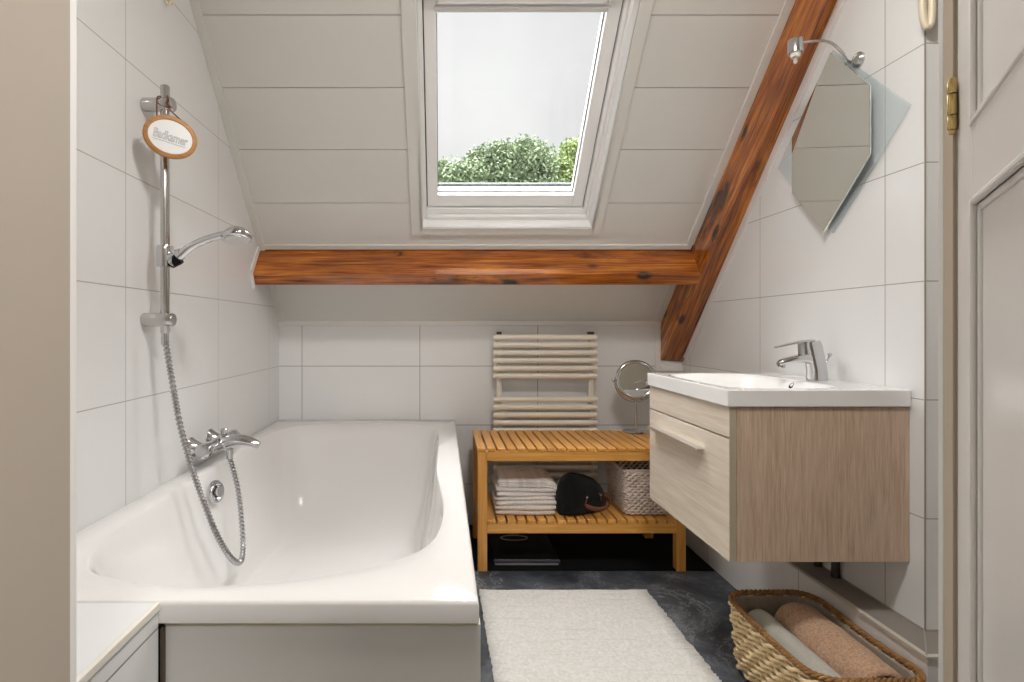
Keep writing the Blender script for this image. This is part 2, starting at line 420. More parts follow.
# tiled box beside the end of the bath
bm = BM(); box(bm, XL+.002, -.480, .512, .932, 0, .532)
struct(obj('wall_box', bm, tiles('white_tile_box', 'y', .60, .497, w=.6, h=.3)))
bm = BM(); box(bm, XL+.002, -.484, .512, .932, .532, .5385)
struct(obj('trim_15', bm, M['ledge_top']))
struct(obj('trim_16', box(BM(), -.4845, -.4765, .512, .933, .526, .540), mat('tile_edge_profile', (.80, .76, .68), .3), bevel=.002))

# ------------------------------------------------------------------ roof window
win = thing('window_1', None, None, S(.28, WS0, 0)); win['kind'] = 'structure'; win['label'] = 'white framed sloping roof window looking out on treetops and cloud'
bm = BM(); A = .052
sbox(bm, WX0-A, WX0, WS0-.036, WS1, -.010, .001); sbox(bm, WX1, WX1+A-.006, WS0-.036, WS1, -.010, .001)
sbox(bm, WX0, WX1, WS0-.036, WS0, -.010, .001)
obj('architrave', bm, M['paint_ceiling'], win, bevel=.002)
bm = BM()
sbox(bm, WX0-.012, WX0, WS0-.012, WS1+.012, -.010, .17); sbox(bm, WX1, WX1+.012, WS0-.012, WS1+.012, -.010, .17)
sbox(bm, WX0, WX1, WS0-.012, WS0, -.010, .17); sbox(bm, WX0, WX1, WS1, WS1+.012, -.010, .17)
obj('lining', bm, M['pvc'], win)
bm = BM()                                           # outer frame, stepped inside the lining
SX0, SX1, SS0, SS1 = -.068, .620, .616, 1.515
for t0, d0 in ((.016, .055),):
    sbox(bm, WX0, SX0-.004, WS0, WS1, d0+.012, .16); sbox(bm, WX1-.012, WX1, WS0, WS1, d0, .16); sbox(bm, SX1+.004, WX1-.012, WS0, WS1, d0+.020, .16)
    sbox(bm, WX0+t0, WX1-.012, WS0, WS0+.020, d0, .16); sbox(bm, SX0-.004, SX1+.004, WS0+.020, SS0-.004, d0+.02, .16); sbox(bm, WX0+t0, WX1-t0, WS1-t0, WS1, d0, .16)
obj('window_frame', bm, M['pvc'], win, bevel=.002)
bm = BM()
g = .004
sbox(bm, SX0-g, SX0, SS0-g, SS1, .098, .15); sbox(bm, SX1, SX1+g, SS0-g, SS1, .098, .15); sbox(bm, SX0, SX1, SS0-g, SS0, .098, .15)
obj('gasket', bm, M['gasket'], win)
GX0, GX1, GS0, GS1 = -.024, .572, .672, 1.385
bm = BM()
sbox(bm, SX0, GX0, SS0, SS1, .088, .165); sbox(bm, GX1, SX1, SS0, SS1, .088, .165); sbox(bm, GX0, GX1, SS0, GS0, .088, .165); sbox(bm, GX0, GX1, GS1, SS1, .088, .165)
sa = obj('sash', bm, M['pvc'], win, bevel=.003)
bm = BM(); sbox(bm, GX0+.005, GX1-.01, GS1+.030, GS1+.085, .066, .090); sbox(bm, GX0-.01, GX1+.01, GS1+.012, GS1+.022, .080, .09)
obj('ventilation_bar', bm, M['pvc'], win, bevel=.004)
bm = BM(); sbox(bm, GX0-.005, GX1+.005, GS0-.005, GS1+.005, .125, .129)
obj('pane', bm, M['glass'], win)
bm = BM(); g = .003
sbox(bm, GX0, GX0+g, GS0, GS1, .119, .126); sbox(bm, GX1-g, GX1, GS0, GS1, .119, .126); sbox(bm, GX0, GX1, GS0, GS0+g, .119, .126)
obj('glazing_seal', bm, M['lead'], win)
bm = BM(); sbox(bm, WX0-.05, WX1+.05, WS0+.02, GS0+.012, .168, .180); sbox(bm, WX0-.05, GX0-.01, WS0, WS1, .168, .185); sbox(bm, GX1+.012, WX1+.05, WS0, WS1, .168, .185)
obj('outer_cladding', bm, M['lead'], win, bevel=.003)

# ------------------------------------------------------------------ beams
bt = thing('cross_beam', 'horizontal varnished knotty pine beam running across under the roof window', 'beam', (.15, 2.48, 1.30))
bm = BM(); hexa(bm, [S(x, s, d) for x in (XL-.03, 1.128) for (s, d) in ((.3686, -.160), (.350, .004), (.424, -.153), (.449, .004))])
obj('timber', bm, M['beam_x'], bt, bevel=.004)
rt = thing('rafter_beam', 'diagonal varnished pine beam climbing the right wall beside the mirror', 'beam', (1.17, 2.6, .9))
bm = BM()
pts = [(s, x, (-.142-.026*s if x is None else -.149) if d < 0 else d) for s in (-.14, 1.98) for x in (None, 1.225) for d in (-.148, .004)]
c = [(s, rx(s) if x is None else x, d) for s, x, d in pts]
hexa(bm, c)
mw = Matrix((( 0, 1, 0, BASE.x), (U.y, 0, NRM.y, BASE.y), (U.z, 0, NRM.z, BASE.z), (0,0,0,1)))
# local x = up the slope, local y = world x, local z = outward
obj('timber', bm, M['beam_x'], rt, bevel=.004, mat_world=mw)

# ------------------------------------------------------------------ door
dd = Vector((-.569, -.822, 0)); dn = Vector((.822, -.569, 0))
dm = Matrix(((dd.x, dn.x, 0, .4625), (dd.y, dn.y, 0, .4975), (0, 0, 1, 0), (0,0,0,1)))
door = thing('door_1', None, None, (.4625, .4975, 0)); door['kind'] = 'structure'; door['label'] = 'open white gloss panelled door hinged at the right of the doorway'
bm = BM()
H = 2.03; ST = .062
def lbox(x0, x1, y0, y1, z0, z1): box(bm, x0, x1, y0, y1, z0, z1)
lbox(.002, ST, 0, .038, .01, H); lbox(.79-ST, .79, 0, .038, .01, H)
for z0, z1 in ((.01, .16), (1.100, 1.170), (H-.09, H)): lbox(ST, .79-ST, 0, .038, z0, z1)
obj('leaf', bm, M['door_white'], door, bevel=.002, mat_world=dm)
for z0, z1 in ((.16, 1.100), (1.170, H-.09)):
    bm = BM(); lbox(ST, .79-ST, .0055, .026, z0, z1)
    obj('panel', bm, M['door_white'], door, mat_world=dm)
    bm = BM()
    for i, (w, y) in enumerate(((.006, -.0015), (.011, .003))):
        x0, x1 = ST-.006, .79-ST+.006; a0, a1 = z0-.006, z1+.006
        lbox(x0, x0+w, y, .013, a0, a1); lbox(x1-w, x1, y, .013, a0, a1); lbox(x0+w, x1-w, y, .013, a0, a0+w); lbox(x0+w, x1-w, y, .013, a1-w, a1)
    obj('moulding', bm, M['door_white'], door, bevel=.002, mat_world=dm)
bm = BM()
hx, hy = .4555, .4945
for z0, z1, r in ((1.178, 1.1905, .0036), (1.1915, 1.2095, .0036), (1.2105, 1.221, .0036), (1.174, 1.178, .0026), (1.221, 1.224, .0026)):
    lathe(bm, [(0, z0), (r*.9, z0), (r, z0+.0008), (r, z1-.0008), (r*.9, z1), (0, z1)], Matrix.Translation((hx, hy, 0)), 16)
box(bm, .4560, .4628, .4950, .4962, 1.179, 1.220)
obj('hinge', bm, M['brass'], door, auto=40)

# ------------------------------------------------------------------ bath
bath = thing('bathtub', 'wide white acrylic built-in bath with tiled front along the left wall', 'bathtub', (-.388, 1.87, 0))
inner = [(-.10,2.645),(-.035,2.56),(-.018,2.40),(-.018,2.1),(-.019,1.77),(.002,1.45),(-.012,1.24),(-.06,1.13),(-.14,1.073),(-.274,1.012),(-.45,.985),(-.57,1.005),(-.685,1.065),(-.742,1.22),(-.762,1.6),(-.766,2.0),(-.762,2.38),(-.72,2.58),(-.60,2.67),(-.40,2.69),(-.22,2.685)]
rim = catmull([(x, y, 0) for x, y in inner], 6, True); nb = len(rim)
ctr = Vector((-.375, 1.80, 0))
fl = []
for p in rim:
    a = math.atan2((p.y-1.74)/.85, (p.x-ctr.x)/.36)
    e = 2/4.0
    cx, sy = math.cos(a), math.sin(a)
    fx = -.375 + .275*math.copysign(abs(cx)**e, cx); fy = 1.74 + .50*math.copysign(abs(sy)**e, sy)
    fl.append(Vector((fx, fy, 0)))
ZR, ZF = .540, .150
prof = [(0,0),(.010,.003),(.030,.014),(.06,.042),(.10,.095),(.14,.16),(.2,.28),(.32,.44),(.45,.60),(.58,.74),(.70,.85),(.81,.925),(.91,.975),(1,1)]
bm = BM(); rings = []
x0, x1, y0, y1 = XL+.002, .061, .934, YB-.002
def to_rect(p, m):
    d = p - ctr; k = 1e9
    if d.x > 0: k = min(k, (x1-m-ctr.x)/d.x)
    if d.x < 0: k = min(k, (x0+m-ctr.x)/d.x)
    if d.y > 0: k = min(k, (y1-m-ctr.y)/d.y)
    if d.y < 0: k = min(k, (y0+m-ctr.y)/d.y)
    return ctr + d*k
def rect_ring(m, z):
    q = [to_rect(p, m) for p in rim]
    for cx, cy in ((x0+m,y0+m),(x1-m,y0+m),(x0+m,y1-m),(x1-m,y1-m)):
        i = min(range(nb), key=lambda j: (to_rect(rim[j], 0) - Vector((cx, cy, 0))).length)
        q[i] = Vector((cx, cy, 0))
    return [bm.verts.new((v.x, v.y, z)) for v in q]
rings.append(rect_ring(.004, ZR-.039)); rings.append(rect_ring(0, ZR-.037)); rings.append(rect_ring(0, ZR-.007)); rings.append(rect_ring(.002, ZR-.002)); rings.append(rect_ring(.007, ZR))
def lerp(a, b, t): return a + (b-a)*t
rings.append([bm.verts.new((lerp(r0.co.x, p.x, .5), lerp(r0.co.y, p.y, .5), ZR)) for r0, p in zip(rings[-1], rim)])
for h, v in prof:
    rings.append([bm.verts.new((lerp(p.x, f.x, h), lerp(p.y, f.y, h), lerp(ZR, ZF, v))) for p, f in zip(rim, fl)])
cf = Vector((-.375, 1.74, 0))
for k in (.6, .25): rings.append([bm.verts.new((lerp(cf.x, f.x, k), lerp(cf.y, f.y, k), ZF-.004)) for f in fl])
for a, b in zip(rings, rings[1:]):
    for i in range(nb): bm.faces.new((a[i], a[(i+1)%nb], b[(i+1)%nb], b[i]))
bm.faces.new(rings[-1])
tub = obj('tub', bm, M['acrylic'], bath, auto=50)
obj('front_panel', box(BM(), -.474, .064, .944, .966, 0, .4955), M['tile_apron'], bath)
obj('side_panel', box(BM(), .040, .058, .968, YB-.004, 0, .4955), M['tile_apron'], bath)
obj('sealant', box(BM(), -.474, .060, .940, .950, .4955, .5005), M['silicone'], bath, bevel=.002)
obj('joint', box(BM(), -.4795, -.4735, .937, .950, 0, .492), mat('dark_joint', (.10, .075, .055), .7), bath)
bm = BM(); m4 = toward((-.738, 1.785, .475), (1, -.25, .12))
lathe(bm, [(0, 0), (.036, 0), (.036, .008), (.031, .014), (.028, .014), (.026, .006), (.020, .008), (.018, .024), (.0, .026)], m4, 28)
box_m = BM()
kn = obj('overflow_knob', bm, M['chrome'], bath, auto=40); box_m.free()

# ------------------------------------------------------------------ bath mixer
mx = thing('bath_mixer', 'chrome two handle bath mixer tap on left wall above the tub', 'tap', (-.83, 1.90, .605))
mz = .607
for y in (1.825, 1.978):
    bm = BM(); lathe(bm, [(0,0),(.036,0),(.036,.004),(.030,.012),(.020,.030),(.016,.040),(.016,.062),(0,.062)], toward((XL, y, mz), (1,0,0)), 24)
    obj('wall_rose', bm, M['chrome'], mx, auto=35)
bm = BM()
tube(bm, catmull([(-.770,1.80,mz),(-.770,1.86,mz),(-.768,1.90,mz),(-.770,1.94,mz),(-.770,2.005,mz)], 5), [.022]*5+[.024]*5+[.026]*5+[.024]*5+[.022], 18)
obj('body', bm, M['chrome'], mx, auto=40)
for y, s in ((1.800, -1), (2.005, 1)):
    bm = BM(); lathe(bm, [(0,0),(.019,0),(.023,.004),(.025,.020),(.024,.034),(.018,.041),(0,.043)], toward((-.770, y, mz), (0, s, 0)), 10)
    obj('handle', bm, M['chrome'], mx, auto=30)
bm = BM()
sp = catmull([(-.765,1.90,mz+.002),(-.73,1.90,mz+.012),(-.69,1.90,mz+.012),(-.655,1.90,mz+.004),(-.634,1.90,mz-.008)], 6)
tube(bm, sp, [lerp(.026,.015,i/(len(sp)-1)) for i in range(len(sp))], 16, flat=(1.25,.85))
obj('spout', bm, M['chrome'], mx, smooth=True)
bm = BM(); lathe(bm, [(0,0),(.008,0),(.008,.012),(.013,.015),(.013,.030),(.010,.034),(0,.034)], Matrix.Translation((-.752,1.90,mz+.018)), 18)
obj('diverter_knob', bm, M['chrome'], mx, auto=35)
bm = BM(); lathe(bm, [(0,-.052),(.0105,-.052),(.0105,-.034),(.013,-.034),(.013,-.018),(0,-.018)], Matrix.Translation((-.733,1.90,mz)), 18)
obj('hose_outlet', bm, M['chrome'], mx, auto=35)

# ------------------------------------------------------------------ shower rail, hand shower, hose, plaque
RX, RY = -.775, 1.5416
rail = thing('shower_rail', 'vertical chrome shower rail mounted on the left wall', 'shower rail', (RX, RY, .99))
bm = BM(); lathe(bm, [(0,.988),(.0105,.988),(.012,.990),(.012,1.676),(.0105,1.678),(0,1.678)], Matrix.Translation((RX,RY,0)), 24)
obj('rail', bm, M['nickel'], rail, auto=40)
for z in (1.026, 1.625):
    bm = BM(); lathe(bm, [(0,0),(.0175,0),(.019,.002),(.019,.080),(.0165,.084),(0,.0845)], toward((XL+.001, RY, z), (1,0,0)), 26)
    obj('bracket', bm, M['nickel'], rail, auto=40)
sl = BM(); lathe(sl, [(.0123,1.172),(.021,1.172),(.0225,1.176),(.0225,1.228),(.021,1.232),(.0123,1.232)], Matrix.Translation((RX,RY,0)), 26)
lathe(sl, [(0,0),(.014,0),(.014,.022),(.016,.025),(.016,.040),(0,.041)], toward((RX+.012, RY-.004, 1.196), (1,-.1,.35)), 20)
slider = obj('slider', sl, M['chrome'], rail, auto=35)
bm = BM(); lathe(bm, [(0,0),(.010,0),(.0165,.024),(.0165,.030),(.0,.030)], toward((RX+.022, RY-.010, 1.176), (.75,-.05,.66)), 20)
obj('holder_cup', bm, M['black_glass'], slider, auto=35)

hs = thing('hand_shower', 'chrome hand shower head resting in the slider of the rail', 'shower head', (RX+.03, RY-.01, 1.19))
hp = catmull([(-.752,1.530,1.180),(-.735,1.530,1.198),(-.70,1.530,1.226),(-.66,1.530,1.245),(-.625,1.530,1.256),(-.60,1.530,1.262)], 6)
bm = BM(); tube(bm, hp, [lerp(.0135,.0110,min(1,i/12)) for i in range(len(hp))], 16)
obj('grip', bm, M['chrome'], hs, smooth=True)
bm = BM(); lathe(bm, [(0,.020),(.012,.0190),(.026,.013),(.037,.002),(.0415,-.008),(.040,-.014),(.037,-.017),(.0,-.018)], toward((-.571,1.530,1.262), (-.10,.26,1)), 30)
hd = obj('spray_head', bm, M['chrome'], hs, auto=50)
bm = BM(); lathe(bm, [(0,-.0185),(.033,-.0185),(.033,-.0200),(0,-.0205)], toward((-.571,1.530,1.262), (-.10,.26,1)), 30)
obj('spray_plate', bm, M['alu'], hd)

def ribbed(pts, r, step, amp):
    P = catmull(pts, 60); out = [P[0]]; acc = 0
    for a, b in zip(P, P[1:]):
        d = (b-a).length; acc += d
        if acc >= step: out.append(b); acc = 0
    return out, [r + (amp if i % 2 else -amp) for i in range(len(out))]
def unp(x, y, Y): return ((x-443)/553*Y, Y, 1-(y-329)/553*Y)
hpts = [unp(165,332,RY), unp(166,345,RY), unp(171,375,1.55), unp(180,425,1.56), unp(191,465,1.58), unp(203,500,1.60), unp(217,535,1.63), unp(231,558,1.68), unp(240,562,1.74), unp(243,548,1.80), unp(241.5,520,1.84), unp(238,490,1.87), unp(232,465,1.895), (-.733,1.90,mz-.050)]
P, R_ = ribbed(hpts, .0078, .0050, .0019)
hose = thing('shower_hose', 'ribbed chrome hose hanging in a loop from rail to bath mixer', 'hose', (-.7, 1.7, .6))
bm = BM(); tube(bm, P, R_, 10); obj('ribbed_tube', bm, mat('hose_steel', (.42, .42, .42), .22, 1), hose)
bm = BM(); lathe(bm, [(0,.955),(.0095,.955),(.0105,.962),(.0105,.988),(0,.988)], Matrix.Translation((RX,RY,0)), 18); obj('hose_nut', bm, M['chrome'], hose, auto=35)

# plaque hanging from the top bracket
PC = Vector((-.738, 1.497, 1.5185))
pr = Vector((.857, .515, 0)); pf = Vector((.515, -.857, 0))       # to its right, out of its face
roll = math.radians(10)
pm = Matrix(((pr.x, 0, pf.x, PC.x), (pr.y, 0, pf.y, PC.y), (pr.z, 1, pf.z, PC.z), (0,0,0,1))) @ Matrix.Rotation(-roll, 4, 'Z')
pq = thing('wall_sign', 'oval wooden rimmed sign hung by a cord on the shower rail', 'sign', tuple(PC))
def ell(a, b, z, n=56): return [(a*math.cos(2*PI*i/n), b*math.sin(2*PI*i/n), z) for i in range(n)]
def loops(bm, ls, cap0=True, cap1=True):
    R = [[bm.verts.new(p) for p in l] for l in ls]
    for a, b in zip(R, R[1:]):
        n = len(a)
        for i in range(n): bm.faces.new((a[i], a[(i+1)%n], b[(i+1)%n], b[i]))
    if cap0: bm.faces.new(R[0])
    if cap1: bm.faces.new(R[-1])
EA, EB = .0670, .0570
bm = BM(); loops(bm, [ell(EA-.002,EB-.002,-.004), ell(EA,EB,-.002), ell(EA,EB,.005), ell(EA-.003,EB-.003,.0075), ell(EA-.011,EB-.011,.0075), ell(EA-.013,EB-.013,.004)])
obj('wooden_rim', bm, M['plaque_wood'], pq, mat_world=pm, auto=40)
bm = BM(); loops(bm, [ell(EA-.012,EB-.012,.003), ell(EA-.012,EB-.012,.0052)])
obj('white_face', bm, M['plaque_white'], pq, mat_world=pm)
fc = bpy.data.curves.new('lettering', 'FONT'); fc.body = 'Badkamer'; fc.size = .026; fc.align_x = 'CENTER'; fc.align_y = 'CENTER'
fc.fill_mode = 'NONE'; fc.bevel_depth = .00042; fc.space_character = .95; fc.extrude = 0
fo = bpy.data.objects.new('lettering', fc); COL.objects.link(fo); fc.materials.append(M['plaque_grey'])
bpy.context.view_layer.update()
fm = bpy.data.meshes.new_from_object(fo.evaluated_get(bpy.context.evaluated_depsgraph_get()))
bpy.data.objects.remove(fo); fo = bpy.data.objects.new('lettering', fm); COL.objects.link(fo)
if not fm.materials: fm.materials.append(M['plaque_grey'])
fo.parent = pq; fo.matrix_basis = Matrix.Translation(-PC) @ pm @ Matrix.Translation((0, -.001, .0054)) @ Matrix.Diagonal((.84, 1.30, 1, 1))
bm = BM(); tube(bm, [(-.040,-.0165,.0056),(.040,-.0165,.0056)], .0005, 6)
obj('rule_line', bm, M['plaque_grey'], pq, mat_world=pm)
iw = lambda x, y, z: pm @ Vector((x, y, z))
bm = BM()
tube(bm, catmull([iw(-.040,.040,.002), (-.786,1.519,1.622), (-.787,1.526,1.641), (-.780,1.5416,1.6475), (-.764,1.534,1.6465), (-.757,1.519,1.634), (-.755,1.517,1.608), iw(.034,.046,.002)], 6), .0021, 8)
obj('hanging_cord', bm, M['cord'], pq, smooth=True)

# ------------------------------------------------------------------ radiator
rad = thing('towel_radiator', 'cream ladder style towel radiator on the back wall behind the bench', 'radiator', (.505, YB-.05, .2))
for x in (.279, .738):
    bm = BM(); tube(bm, [(x, 2.755, .175), (x, 2.755, .968)], .0135, 16)
    obj('upright', bm, M['rad'], rad, auto=50)
zs = [.9595-.0383*i for i in range(6)] + [.6525-.0383*i for i in range(6)] + [.352-.0370*i for i in range(4)]
for z in zs:
    bm = BM(); tube(bm, [(.248, 2.728, z), (.250, 2.728, z), (.758, 2.728, z), (.760, 2.728, z)], [.0105, .0133, .0133, .0105], 14)
    obj('bar', bm, M['rad'], rad, auto=50)
for x in (.279, .738):
    bm = BM(); tube(bm, [(x, 2.755, .980), (x, YB-.001, .980)], .007, 12); box(bm, x-.012, x+.012, 2.745, 2.765, .968, .986)
    obj('wall_bracket', bm, M['pipe'], rad, auto=40)
for x in (.279, .738):
    bm = BM(); tube(bm, [(x, 2.755, .175), (x, 2.755, .001)], .0085, 12); obj('pipe', bm, M['rad'], rad, auto=40)

# ------------------------------------------------------------------ bench and what stands on it
BX0, BX1, BY0, BY1 = .1435, 1.002, 2.280, 2.690
bench = thing('slatted_bench', 'honey coloured wooden slatted bench with a lower shelf', 'bench', ((BX0+BX1)/2, (BY0+BY1)/2, 0))
LW = .039
for x in (BX0, BX1-LW):
    for y in (BY0, BY1-LW-.02):
        obj('leg', box(BM(), x, x+LW, y, y+LW, 0, .4945), M['bench_z'], bench, bevel=.002)
for y in (BY0, BY1-LW-.02):
    for z in (.4550, .1560):
        obj('rail', box(BM(), BX0+LW, BX1-LW, y+.008 if y > BY0 else y+.002, y+.031, z, z+.0400), M['bench_x'], bench, bevel=.002)
for x in (BX0, BX1-LW):
    for z in (.4550, .1560):
        obj('end_rail', box(BM(), x+.006, x+.030, BY0+LW, BY1-LW-.02, z, z+.0400), M['bench_y'], bench, bevel=.002)
def slats(x0, x1, y0, y1, z0, z1, n):
    bm = BM(); p = (x1-x0+.007)/n
    for i in range(n): box(bm, x0+i*p, x0+i*p+p-.0075, y0, y1, z0, z1)
    return bm
obj('top_slats', slats(BX0-.001, BX1+.002, BY0-.003, BY1, .4957, .5085, 21), M['bench_y'], bench, bevel=.0025)
obj('shelf_slats', slats(BX0+LW+.001, BX1-LW-.001, BY0-.002, BY1-.022, .1966, .2140, 19), M['bench_y'], bench, bevel=.0025)

def folded(x0, x1, y0, y1, z, h, seed, layers=2):
    r = random.Random(seed); bm = BM(); nx = 14; rings = []
    ph = [r.uniform(0, 6) for _ in range(6)]
    for i in range(nx+1):
        u = i/nx; x = lerp(x0, x1, u)
        w = .0016*math.sin(5*u+ph[0]) + .0010*math.sin(13*u+ph[1]); fy = .004*math.sin(4*u+ph[2])
        e = h/2*(1-.35*(abs(2*u-1)**14))
        pr_ = []
        for k in range(layers):                     # front: one rounded bulge for each fold
            lo = -e + 2*e*k/layers; hi = -e + 2*e*(k+1)/layers; c = (lo+hi)/2; rr = (hi-lo)/2
            for a in (-80, -45, 0, 45, 80): pr_.append((y0 + fy + rr*(1-math.cos(math.radians(a))) + .0015*k, c + rr*math.sin(math.radians(a))))
        for a in (80, 30, -30, -80): pr_.append((y1 - e*(1-math.cos(math.radians(a))), e*math.sin(math.radians(a))))
        rings.append([bm.verts.new((x, y, z + h/2 + dz + w*(1 if dz > 0 else .3))) for y, dz in pr_])
    for a, b in zip(rings, rings[1:]):
        n = len(a)
        for k in range(n): bm.faces.new((a[k], a[(k+1)%n], b[(k+1)%n], b[k]))
    bm.faces.new(rings[0]); bm.faces.new(rings[-1])
    return bm
z = .2160; hts = [.0225, .0215, .0190, .0170, .0175, .0205, .0270]
tl = ['lowest folded off-white towel, lying on the bench shelf', 'off-white folded towel second from the bottom of the stack', 'off-white folded towel third from the bottom of the stack',
      'off-white folded towel in the middle of the stack', 'off-white folded towel third from the top of the stack', 'off-white folded towel just beneath the striped top one', 'striped linen towel lying on top of the towel stack']
for i, h in enumerate(hts):
    r = random.Random(40+i); dx = r.uniform(-.006, .006); top = i == 6
    bm = folded(.229+dx, .475+dx*.6 - .002*(i == 0), 2.322 + r.uniform(-.005, .003), 2.54, z, h-.0008, i+3, 3 if top else 1)
    if top:
        for v in bm.verts:
            if v.co.y > 2.43: v.co.z += .004
            if v.co.x > .44: v.co.z -= .010*(v.co.x-.44)/.03
    else:
        for v in bm.verts:
            if v.co.x < .242: v.co.x -= .010*r.random()
    o = obj('folded_towel', bm, M['towel_stripe' if top else 'towel_white'], smooth=True)
    tag(o, tl[i], 'towel', 'folded towels on the bench shelf'); z += h

# black wash bag
wb = thing('toiletry_bag', 'black canvas wash bag with brown leather strap on bench shelf', 'bag', (.60, 2.42, .2145))
bc = Vector((.590, 2.425, .2145)); ang = math.radians(28)
bmx = Matrix.Translation(bc) @ Matrix.Rotation(ang, 4, 'Z')
def bag_pt(u, v):      # u along the bag's length from -1 to 1, v round the section
    L_ = .115; e = 2/2.6
    k = (1-abs(u)**3.2)**.5 if abs(u) < 1 else 0
    tilt = .5 - .5*u                                 # higher at the far-left end
    hz = lerp(.118, .192, tilt)*k**.45; wy = .070*k**.7
    c, s_ = math.cos(v), math.sin(v)
    y = wy*math.copysign(abs(c)**e, c); zz = hz*.42 + hz*.58*math.copysign(abs(s_)**(.9 if s_ > 0 else .35), s_)
    if s_ < 0: zz = hz*.42*(1 + math.copysign(abs(s_)**.5, s_))
    return Vector((u*L_, y*(1-.25*max(0, s_)), max(zz, 0.0008)))
bm = BM(); R = []
for i in range(23):
    u = math.sin(PI/2*(-1+2*i/22)); u = max(-.995, min(.995, u))
    R.append([bm.verts.new(bmx @ bag_pt(u, 2*PI*k/28)) for k in range(28)])
for a, b in zip(R, R[1:]):
    for k in range(28): bm.faces.new((a[k], a[(k+1)%28], b[(k+1)%28], b[k]))
bm.faces.new(R[0]); bm.faces.new(R[-1])
obj('pouch', bm, M['bag'], wb, smooth=True)
bm = BM(); tube(bm, [bmx @ (bag_pt(u, PI/2) + Vector((0,0,.001))) for u in [-.9+.1*i for i in range(19)]], .005, 8, flat=(1.6, .7))
obj('zip', bm, M['zip'], wb, smooth=True)
# leather strap looped across the front, riveted to the side by two tabs
def surf(u, v, off=.003):
    p = bag_pt(u, v); q = Vector((p.x, p.y, p.z)); n = Vector((p.x*1.2, p.y*2, (p.z-.06))); n.normalize(); return bmx @ (q + n*off)
sp_pts = catmull([surf(.22, -PI*.58+2*PI*0+PI*.02), surf(.45, -PI*.62, .012), surf(.72, -PI*.70, .016), surf(.95, -PI*.85, .016), surf(.97, PI*.5, .014)], 5)
sp_pts = catmull([(.590,2.345,.262),(.606,2.335,.257),(.632,2.330,.252),(.664,2.336,.254),(.690,2.356,.262),(.700,2.385,.272),(.690,2.41,.278)], 6)
bm = BM(); tube(bm, sp_pts, .0095, 10, flat=(.32, 1)); obj('strap', bm, M['leather'], wb, smooth=True)
bm = BM(); tube(bm, [(.584,2.345,.262),(.592,2.347,.280),(.598,2.356,.300)], [.008,.0085,.006], 10, flat=(1,.4))
tb = obj('strap_tab', bm, M['leather'], wb, smooth=True)
bm = BM(); lathe(bm, [(0,0),(.0045,0),(.004,.002),(0,.003)], toward((.596,2.346,.296), (0,-1,.3)), 12); obj('rivet', bm, M['chrome'], tb)
bm = BM(); tube(bm, [(.664,2.372,.272),(.662,2.376,.288),(.658,2.386,.304)], [.007,.0075,.005], 10, flat=(1,.4))
tb = obj('strap_tab', bm, M['leather'], wb, smooth=True)
bm = BM(); lathe(bm, [(0,0),(.0045,0),(.004,.002),(0,.003)], toward((.6605,2.367,.300), (0,-1,.3)), 12); obj('rivet', bm, M['chrome'], tb)
wb.location.y -= .036; wb.location.x += .006

def rrect(cx, cy, w, d, r, n):
    """n points evenly spaced round a rounded rectangle"""
    segs = []
    hw, hd = w/2-r, d/2-r
    P = []
    for (sx, sy, a0) in ((1,1,0),(-1,1,90),(-1,-1,180),(1,-1,270)):
        for k in range(13):
            a = math.radians(a0+90*k/12); P.append(Vector((cx+sx*hw+r*math.cos(a), cy+sy*hd+r*math.sin(a))))
    P.append(P[0]); Ls = [0]
    for a, b in zip(P, P[1:]): Ls.append(Ls[-1] + (b-a).length)
    out = []; j = 0
    for i in range(n):
        t = Ls[-1]*i/n
        while Ls[j+1] < t: j += 1
        f = (t-Ls[j])/max(1e-9, Ls[j+1]-Ls[j]); out.append(P[j].lerp(P[j+1], f))
    return out
def twined(shape, z0, z1, rows, stakes, r, amp, zamp, rim_z=None, per=6, flat=None):
    """rows of paired strands twisting about each other round the stakes"""
    bm = BM(); n = stakes*per
    for j in range(rows):
        t = (j+.5)/rows
        base = shape(t, n); z = lerp(z0, z1, t)
        for q in (0, 1):
            pts = []
            for i, p in enumerate(base):
                a, b = base[i-1], base[(i+1)%n]; tg = (b-a).normalized(); nr = Vector((tg.y, -tg.x))
                ph = PI*i/per + q*PI + (PI/2)*(j % 2)
                pts.append((p.x+nr.x*amp*math.cos(ph), p.y+nr.y*amp*math.cos(ph), z + zamp*math.sin(ph) + (rim_z(p, t) if rim_z else 0)))
            tube(bm, pts, r, 6, closed=True)
    return bm
def shell(shape, z0, z1, t=.004, rim_z=None, n=64):
    bm = BM(); R = []
    def off(base, o):
        m = len(base); out = []
        for i, p in enumerate(base):
            tg = (base[(i+1)%m]-base[i-1]).normalized(); out.append(Vector((p.x-tg.y*o, p.y+tg.x*o)))
        return out
    for tt, o in ((0, t*.1), (.5, t*.1), (1, t*.1), (1, t), (.5, t), (.03, t)):
        b = off(shape(tt, n), o); z = lerp(z0, z1, tt)
        R.append([bm.verts.new((p.x, p.y, z + (rim_z(p, tt) if rim_z else 0))) for p in b])
    for a, b in zip(R, R[1:]):
        for i in range(n): bm.faces.new((a[i], a[(i+1)%n], b[(i+1)%n], b[i]))
    bm.faces.new(R[0]); bm.faces.new(R[-1]); return bm
